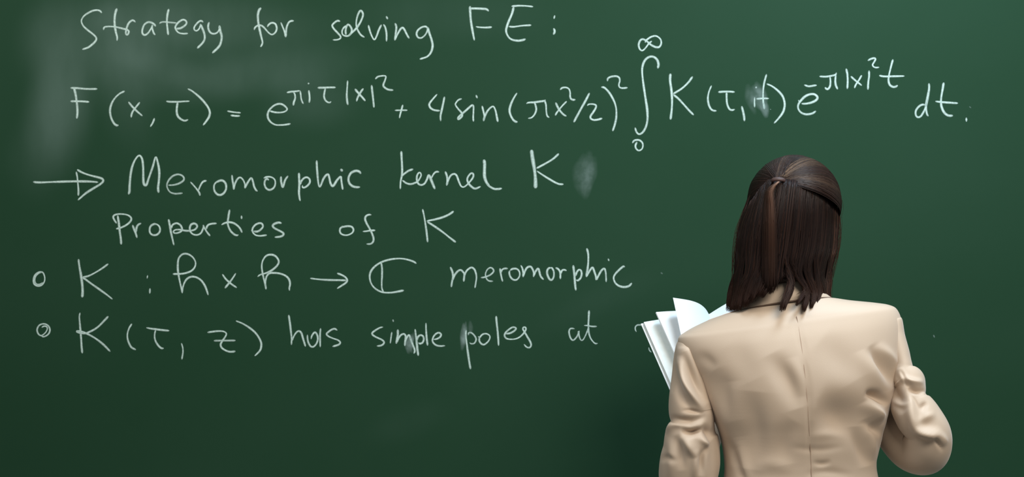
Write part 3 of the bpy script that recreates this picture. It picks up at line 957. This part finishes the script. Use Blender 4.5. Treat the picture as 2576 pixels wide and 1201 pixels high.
b.chain([hd(-.018, .078, -.064), hd(0, .086, -.064), hd(.018, .078, -.064)], [.004, .0065, .004])
for s_ in (-1, 1):
    b.chain([hd(s_ * .018, .082, .018), hd(s_ * .034, .078, .021), hd(s_ * .048, .064, .015)], [.006, .007, .006])
    b.ell(hd(s_ * .036, .064, -.028), (.022, .018, .020), HR)
    b.ell(hd(s_ * .076, -.004, -.012), (.007, .018, .030), HR)
neck_b = P(1986, 742, -.722)
b.chain([hd(0, -.012, -.075), (H + neck_b) / 2 + np.array([0, -.005, -.03]), neck_b, P(1984, 800, -.722)], [.050, .047, .048, .056])
for s_, q in ((-1, P(1800, 838, -.722)), (1, P(2170, 806, -.722))):
    b.chain([P(1984, 790, -.725), (P(1984, 790, -.725) + q) / 2, q], [.040, .036, .030])
b.ell((.575, -.716, 1.20), (.140, .082, .15))
b.ell((.58, -.716, 1.06), (.125, .076, .14))
b.ell((.58, -.716, .93), (.150, .090, .11))
LSH, LEL = P(1738, 900, -.722), P(1736, 1205, -.705)
RSH, REL = P(2238, 850, -.725), P(2330, 1120, -.765)
for ax, wr, r in ((L_AX, L_WRIST, .026), (R_AX, R_WRIST, .0215)):
    n = len(ax)
    pts = [ax[int(n * q)] for q in (.19, .27, .36, .48, .60, .70, .80, .90)] + [wr]
    b.chain(pts, [r * .62, r * .85, r, r * 1.02, r * 1.1, r * 1.15, r * 1.1, r, .0205])
def hand(wrist, fdir, nrm, thumb_side, curl):
    """palm and five fingers; fdir along the fingers, nrm out of the palm, curl bends the fingers towards nrm"""
    f_ = norm(fdir)
    n_ = norm(nrm - f_ * (np.asarray(nrm) @ f_))
    s_ = np.cross(f_, n_) * thumb_side
    pc = wrist + f_ * .050
    m = Matrix(((s_[0], f_[0], n_[0], 0), (s_[1], f_[1], n_[1], 0), (s_[2], f_[2], n_[2], 0), (0, 0, 0, 1)))
    b.ell(pc, (.038, .050, .014), m)
    b.chain([wrist, wrist + f_ * .03], [.022, .020])
    for k, (off, ln, r) in enumerate(((.028, .070, .0082), (.010, .078, .0085), (-.009, .073, .0082), (-.026, .057, .0072))):
        p = wrist + f_ * (.088 - abs(off) * .25) + s_ * off
        pts, dirv = [p - f_ * .022, p], f_.copy()
        for j, fr in enumerate((.46, .31, .23)):
            ang = curl * (0.7 + 0.5 * j) + 0.05 * k
            dirv = norm(f_ * math.cos(ang) + n_ * math.sin(ang) + s_ * off * 1.5)
            p = p + dirv * ln * fr
            pts.append(p)
        b.chain(pts, [r * 1.1, r * 1.08, r, r * .92, r * .8], 12)
    th = wrist + f_ * .026 + s_ * .030
    pts = [wrist + f_ * .018 + s_ * .014, th, th + norm(s_ * .62 + f_ * .6 + n_ * .5) * .036, th + norm(s_ * .62 + f_ * .6 + n_ * .5) * .036 + norm(f_ * .85 + n_ * .35 + s_ * .2) * .028]
    b.chain(pts, [.014, .0125, .0105, .0085], 12)
nl = norm(np.cross(D, CV))          # left half: out of the page
if nl[1] > 0:
    nl = -nl
nr_ = norm(np.cross(D, RV))
if nr_[1] > 0:
    nr_ = -nr_
hand(L_WRIST, -D * .9 - nl * .25, nl, -1, 0.22)
hand(R_WRIST, (G + .62 * RV + .78 * BH * D - nr_ * .03) - R_WRIST, nr_, 1, 0.25)
for s_ in (-1, 1):
    hip = np.array([.58 + s_ * .078, -.715, .90]); kn = np.array([.58 + s_ * .085, -.70, .49]); an = np.array([.58 + s_ * .09, -.725, .095])
    b.chain([hip, (hip + kn) / 2, kn], [.078, .066, .050])
    b.chain([kn, kn * .65 + an * .35 + np.array([0, -.012, 0]), an], [.048, .050, .032])
    b.chain([an + np.array([0, -.01, -.03]), an + np.array([s_ * .01, .08, -.055]), an + np.array([s_ * .015, .13, -.065])], [.030, .026, .020])
body = b.build('body', M_SKIN, 0.004, 5)

for s_ in (-1, 1):
    e = Vol()
    e.ell(hd(s_ * .032, .073, .002), (.0125, .0125, .0125), HR)
    me = bpy.data.meshes.new('eye')
    e.bm.to_mesh(me)
    e.bm.free()
    to_person(link('eye', me, M_EYE))

tv = Vol()
tv.ell((.58, -.716, .95), (.158, .098, .10))
for s_ in (-1, 1):
    hip = np.array([.58 + s_ * .078, -.715, .90]); kn = np.array([.58 + s_ * .085, -.70, .49]); an = np.array([.58 + s_ * .09, -.722, .10])
    tv.chain([hip, (hip + kn) / 2, kn, (kn + an) / 2, an], [.092, .084, .070, .068, .062])
to_person(tv.build('trousers', M_TROUSER, 0.008, 4))
for s_ in (-1, 1):
    sv = Vol()
    a = np.array([.58 + s_ * .09, -.73, .055])
    sv.chain([a + np.array([0, -.02, 0]), a + np.array([0, .03, -.002]), a + np.array([s_ * .01, .10, -.018]), a + np.array([s_ * .015, .15, -.024])], [.042, .044, .036, .029])
    so = sv.build('shoe', M_SHOE, 0.005, 2)
    zmin = min(q.co.z for q in so.data.vertices)
    for q in so.data.vertices:
        q.co.z = max(q.co.z - zmin, 0.0) if q.co.z - zmin > 0.004 else 0.0

# ---- hair
HX = np.array([392, 400, 415, 440, 470, 500, 530, 560, 600, 640, 680, 710, 740, 770, 800], float)
HL = np.array([1982, 1950, 1923, 1904, 1893, 1882, 1871, 1862, 1854, 1851, 1848, 1846, 1843, 1837, 1832], float)
HRr = np.array([1998, 2032, 2060, 2086, 2104, 2113, 2114, 2110, 2108, 2104, 2092, 2088, 2087, 2090, 2094], float)
HB = np.array([-.715, -.745, -.766, -.784, -.795, -.801, -.804, -.804, -.802, -.800, -.799, -.800, -.803, -.812, -.822], float)
HYC = -.69
def hair_y(px, py, off=0.0):
    l, r, bk = np.interp(py, HX, HL), np.interp(py, HX, HRr), np.interp(py, HX, HB)
    t = np.clip((px - (l + r) / 2) / ((r - l) / 2), -.999, .999)
    return HYC + (bk - HYC - off) * np.sqrt(1 - t * t)

class Strands:
    def __init__(self):
        self.v, self.f, self.c = [], [], []
        self.n = 0
    def add(self, pts, r, col, tip=0.35, ns=4, flat=None):
        pts = np.asarray(pts)
        n = len(pts)
        s = np.linspace(0, 1, n)
        rad = r * np.where(s > .8, 1 - (1 - tip) * (s - .8) / .2, 1.0)
        v, f = tube(pts, rad, ns)
        self.v.append(v)
        self.f += [tuple(k + self.n for k in q) for q in f]
        self.n += len(v)
        c = np.asarray(col, float)
        if c.ndim == 1:
            c = np.repeat(c[None], n, 0)
        self.c.append(np.repeat(np.hstack([c, np.ones((n, 1))]), ns, 0))
    def build(self, name, mat, parent=None):
        o = mesh(name, np.vstack(self.v), self.f, mat)
        at = o.data.color_attributes.new('strand', 'FLOAT_COLOR', 'POINT')
        at.data.foreach_set('color', np.vstack(self.c).astype(np.float32).ravel())
        return to_person(o, parent)

DARK = np.array([.0098, .0056, .0048])
BROWN = np.array([.034, .0155, .0105])
def tone(k=0.25):
    m = rng.random() ** 2 * k
    return DARK * (1 - m) + BROWN * m * 1.6 + rng.random() * .002

hs = Strands()
# inner layer under the strands
cap_rows = np.linspace(394, 700, 60)
cap_v, NA = [], 72
for py in cap_rows:
    l, r, bk = np.interp(py, HX, HL), np.interp(py, HX, HRr), np.interp(py, HX, HB)
    am = np.interp(py, [394, 425, 455, 700], [math.pi, math.pi, 1.72, 1.72])
    sc = np.interp(py, [394, 410, 520, 700], [.88, .92, .90, .89])
    for a in np.linspace(-am, am, NA):
        y = HYC + (bk - HYC) * sc * math.cos(a) if math.cos(a) > 0 else HYC - .095 * math.cos(a) * np.interp(py, [394, 440], [.5, .92])
        q = P((l + r) / 2 + (r - l) / 2 * sc * math.sin(a), py, HYC)
        q[1] = y
        cap_v.append(q)
cap_v = np.array(cap_v)
hs.v.append(cap_v)
hs.f += grid_faces(len(cap_rows), NA, False)
hs.n += len(cap_v)
hs.c.append(np.repeat(np.array([[*DARK * .8, 1]]), len(cap_v), 0))

# lower curtain: from under the swept hair down to ragged ends
def start_py(x):
    return np.interp(x, [1880, 1893, 1912, 1932, 1960, 2010, 2060, 2100, 2114], [520, 506, 478, 458, 455, 458, 482, 520, 545])
LOCKS = [  # t range, mid point, end point, spread at the end
    (-1.0, -.80, (1848, 730), (1838, 787), 14), (-.80, -.62, (1864, 728), (1852, 785), 15), (-.62, -.48, (1888, 722), (1872, 775), 15),
    (-.48, -.36, (1908, 712), (1888, 764), 14), (-.36, -.25, (1924, 705), (1908, 750), 12), (-.25, -.15, (1940, 705), (1917, 752), 8),
    (-.15, -.06, (1952, 700), (1938, 742), 9), (-.06, -.01, (1968, 690), (1964, 712), 7), (-.01, .05, (1990, 712), (1966, 787), 8),
    (.05, .10, (1991, 715), (1972, 784), 5), (.10, .22, (2004, 680), (2010, 704), 9), (.22, .29, (2026, 728), (2004, 772), 4),
    (.29, .40, (2031, 735), (2022, 786), 7), (.40, .48, (2046, 738), (2040, 778), 5), (.48, .58, (2052, 735), (2043, 776), 6),
    (.58, .72, (2063, 738), (2058, 779), 9), (.72, .86, (2078, 738), (2070, 772), 9), (.86, 1.0, (2082, 735), (2090, 783), 7)]
NCUR = 3400
for k in range(NCUR):
    t = rng.uniform(-1, 1)
    for lo, hi, mid, end, spr in LOCKS:
        if lo <= t <= hi:
            break
    clump = (t - (lo + hi) / 2) / ((hi - lo) / 2)
    def xs(py, tt):
        l, r = np.interp(py, HX, HL), np.interp(py, HX, HRr)
        return (l + r) / 2 + tt * (r - l) / 2
    x0 = xs(500, t * .96)
    y0 = start_py(x0) + rng.uniform(-6, 6)
    tj = np.clip(t + rng.normal(0, .012), -1, 1)
    pts = [(x0, y0)]
    for py in (560, 620):
        if py > y0 + 20:
            pts.append((xs(py, tj * .5 + t * .5) + rng.normal(0, 1.0), py))
    m = np.array(mid, float)
    e = np.array(end, float)
    yk = 650 + 40 * math.sin(lo * 37.0) ** 2
    pm = np.array([xs(yk, tj * .72 + (lo + hi) / 2 * .28), yk])
    pts.append(tuple(pm))
    early = abs(clump) > .45 and rng.random() < .35
    pts.append((m[0] + clump * spr * 1.1 + rng.normal(0, 1), m[1] + rng.normal(0, 4)))
    if not early:
        pts.append((e[0] + clump * spr * .8 + rng.normal(0, 1), e[1] - abs(clump) * 8 * rng.random() - rng.exponential(6)))
    c = catmull(pts, 20)
    layer = rng.random() * .006 + .002 * (1 - clump ** 2)
    lift = np.clip((c[:, 1] - 690) / 60, 0, 1) * .006 * (1 - clump ** 2)
    p3 = []
    for i, (x, y) in enumerate(c):
        p3.append(P(x, y, hair_y(x, y, 0) - layer * .9 - lift[i] + .003))
    col = tone(.35)
    if t > .93 and rng.random() < .4:
        col = BROWN * 2.2
    elif rng.random() < .05:
        col = BROWN * 1.1
    n = len(p3)
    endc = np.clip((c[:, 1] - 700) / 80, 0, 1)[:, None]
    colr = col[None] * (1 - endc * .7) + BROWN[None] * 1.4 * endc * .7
    hs.add(p3, rng.uniform(.0006, .0011), colr, tip=.15)
# hair at the sides hanging in front of the shoulders
for k in range(420):
    sgn = -1 if k % 2 else 1
    a = rng.uniform(1.45, 1.95) * sgn
    end = rng.uniform(752, 776) if sgn < 0 else rng.uniform(725, 745)
    p3 = []
    for py in np.linspace(470, end, 16):
        l, r = np.interp(py, HX, HL), np.interp(py, HX, HRr)
        q = P((l + r) / 2 + (r - l) / 2 * .985 * math.sin(a), py, HYC)
        q[1] = HYC - .105 * math.cos(a) + .004
        p3.append(q)
    hs.add(p3, rng.uniform(.0008, .0012), tone(.4))

# upper hair swept back to the tie
EC = np.array([.572, -.695, 1.5715])
ER = np.array([.0925, .108, .0965])
def dirn(px, py, yy):
    return norm([(px - 1990) / 1241 / ER[0], yy, (510 - py) / 1241 / ER[2]])
TIE = norm([-.49, -.76, .43])
starts = np.array([norm(q) for q in [(1.0, .10, -.33), (1.0, .25, -.10), (.93, .42, .15), (.74, .55, .45), (.40, .68, .62), (0, .74, .66),
                                    (-.40, .68, .60), (-.74, .55, .45), (-.90, .42, .25), (-.97, .28, .12), (-1.0, .08, -.06)]])
SS = catmull(starts, 400)
def swept(u, lift, r, col, warm=0.0):
    s0 = norm(SS[int(np.clip(u, 0, .9999) * 400)] + rng.normal(0, .010, 3))
    e0 = norm(TIE + rng.normal(0, .035, 3) * np.array([1, .4, .6]))
    om = math.acos(np.clip(s0 @ e0, -1, 1))
    p3 = []
    bow = (.5 - u) * .06
    for w_ in np.linspace(0, 1, 18):
        d = (math.sin((1 - w_) * om) * s0 + math.sin(w_ * om) * e0) / math.sin(om)
        k = 1 + lift * (1 - w_ * .6)
        if w_ > .86:
            k += (w_ - .86) * .20
        p3.append(EC + d * ER * k)
    ww = np.linspace(0, 1, 18)[:, None]
    hs.add(p3, r, np.asarray(col)[None] * (1 - warm * .5) + np.array([[.13, .080, .047]]) * warm * (.45 + 2.6 * ww ** 3), tip=.7)  # streaks paler toward the tie: mostly hair shine painted into the strand colour
for k in range(2600):
    u = rng.random()
    band = .5 + .5 * math.sin(u * 46 + 1.3) * math.sin(u * 17)
    lift = rng.uniform(-.008, .012) + .012 * band - .018 * np.clip((u - .75) / .25, 0, 1)
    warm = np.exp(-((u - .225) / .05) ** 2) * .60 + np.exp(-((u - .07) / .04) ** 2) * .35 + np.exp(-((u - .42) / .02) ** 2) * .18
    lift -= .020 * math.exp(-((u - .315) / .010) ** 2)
    col = tone(.4)
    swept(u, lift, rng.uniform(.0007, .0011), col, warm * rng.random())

# tail below the tie
TP = EC + TIE * ER * 1.03
tpx = proj(TP[None])[0]
for k in range(420):
    g = rng.normal(0, .42)
    g = float(np.clip(g, -1, 1))
    end = rng.uniform(640, 735)
    x_end = 1936 + g * 20
    c = catmull([(tpx[0] + g * 3, tpx[1] + 3), (1937 + g * 9, 480), (1936 + g * 14, 520), (1936 + g * 18, 590), (x_end, end)], 18)
    p3 = []
    bulge = (1 - g * g) * .006 + rng.random() * .004
    for i, (x, y) in enumerate(c):
        s = i / 17
        p3.append(P(x, y, hair_y(x, y) - .006 - bulge * (1 - .75 * s) - .006 * math.exp(-((s - .10) / .12) ** 2)))
    m = rng.random()
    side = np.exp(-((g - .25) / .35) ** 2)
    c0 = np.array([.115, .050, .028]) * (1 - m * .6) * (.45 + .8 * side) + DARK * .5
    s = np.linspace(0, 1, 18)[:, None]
    colr = c0[None] * (1 + 1.2 * np.exp(-(s / .11) ** 2) * np.array([2.2, 3.4, 4.4]) / 1.2 * (.5 + .5 * side)) * np.exp(-s * 1.9) + DARK[None] * (1 - np.exp(-s * 1.9))  # highlight on the lit top of the tail, painted as paler strands
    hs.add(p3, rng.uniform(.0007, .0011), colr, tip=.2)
# loose flyaway hairs at the outline
for k in range(46):
    sgn = -1 if k % 2 else 1
    y0 = rng.uniform(470, 600)
    y1 = y0 + rng.uniform(90, 190)
    e0 = np.interp(y0, HX, HL if sgn < 0 else HRr) - sgn * 3
    e1 = np.interp(y1, HX, HL if sgn < 0 else HRr) + sgn * rng.uniform(0, 8)
    em = np.interp((y0 + y1) / 2, HX, HL if sgn < 0 else HRr) + sgn * rng.uniform(2, 9)
    c = catmull([(e0, y0), (em, (y0 + y1) / 2), (e1, min(y1, 780))], 12)
    hs.add([P(x, y, HYC - .02) for x, y in c], .00028, BROWN * 1.2, ns=3)
hair = hs.build('hair', M_HAIR)
hair['label'] = 'shoulder-length straight dark brown hair, upper part tied back'

# tie: small elastic ring around the gathered hair
tdir = norm(np.array([-.08, -.35, -.93]))
tu = norm(np.cross(tdir, [0, 1, 0])); tw = np.cross(tdir, tu)
tc_ = P(tpx[0], tpx[1] + 1, TP[1] - .006)
tv_, NT, NM = [], 40, 10
for i in range(NT):
    a = 2 * math.pi * i / NT
    cdir = math.cos(a) * tu * 1.0 + math.sin(a) * tw * .75
    for j in range(NM):
        bb = 2 * math.pi * j / NM
        tv_.append(tc_ + cdir * (.0125 + .0026 * math.cos(bb)) + tdir * .0042 * math.sin(bb))
tf_ = [(i * NM + j, ((i + 1) % NT) * NM + j, ((i + 1) % NT) * NM + (j + 1) % NM, i * NM + (j + 1) % NM) for i in range(NT) for j in range(NM)]
o = to_person(mesh('hair_tie', np.array(tv_), tf_, M_TIE), hair)
o['label'] = 'dark brown elastic hair tie'

# ------------------------------------------------------------------ book held open in front of her
book = tag(empty('book', tuple(G + D * BH)), 'open white book with fanned pages, held in front of the woman in beige', 'book')
def to_book(o):
    o.parent = book
    o.matrix_parent_inverse = Matrix.Translation(Vector(G + D * BH)).inverted()
    return o
def leaf(edge, n_out, base_off, thick, bow, h0=0.0, h1=BH, twist=(0, 0, 0), nu=28, nv=20, ripple=0.0):
    """a sheaf of pages: from the gutter to its outer edge, bowed out of the page plane, with thickness"""
    top, bot = [], []
    tw_ = np.asarray(twist, float)
    for j in range(nv):
        h = h0 + (h1 - h0) * j / (nv - 1)
        for i in range(nu):
            u = i / (nu - 1)
            p = G + D * h + edge * u + n_out * (bow * math.sin(math.pi * min(u * 1.0, 1)) * (1 - .3 * u)) + tw_ * (u ** 1.5) * (h / BH)
            p = p + n_out * ripple * math.sin(u * 9 + h * 20)
            top.append(p - n_out * (base_off - thick * 1.0 * (1 - .25 * u)))
            bot.append(p - n_out * base_off)
    n = nu * nv
    f = grid_faces(nv, nu, False) + [tuple(reversed(q)) for q in grid_faces(nv, nu, False, n)]
    rim = [i for i in range(nu)] + [j * nu + nu - 1 for j in range(1, nv)] + [(nv - 1) * nu + i for i in range(nu - 2, -1, -1)] + [j * nu for j in range(nv - 2, 0, -1)]
    for a, c in zip(rim, rim[1:] + rim[:1]):
        f.append((a, a + n, c + n, c))
    return top + bot, f
def outn(e):
    n = norm(np.cross(D, e))
    return -n if n[1] > 0 else n
def flat_part(name, *a, mat=M_PAPER, **k):
    v, f = leaf(*a, **k)
    return to_book(mesh(name, np.array(v), f, mat, smooth=False))
nC, nS, nP, nR = outn(CV), outn(SV), outn(PV), outn(RV)
flat_part('cover', CV * 1.02, nC, .004, .0022, .002, -.003, BH + .003, mat=M_COVER)
flat_part('cover', RV * 1.02, nR, .004, .0022, .002, -.003, BH + .003, mat=M_COVER)
flat_part('page_block', CV, nC, 0, .009, .006, mat=M_PAPER2)
flat_part('page_block', SV, nS, 0, .004, .012, mat=M_PAPER)
flat_part('page_block', RV, nR, 0, .010, .014, mat=M_PAPER)
flat_part('page', PV, nP, 0, .0006, .020, 0, BH, (-.045, .0, .0))
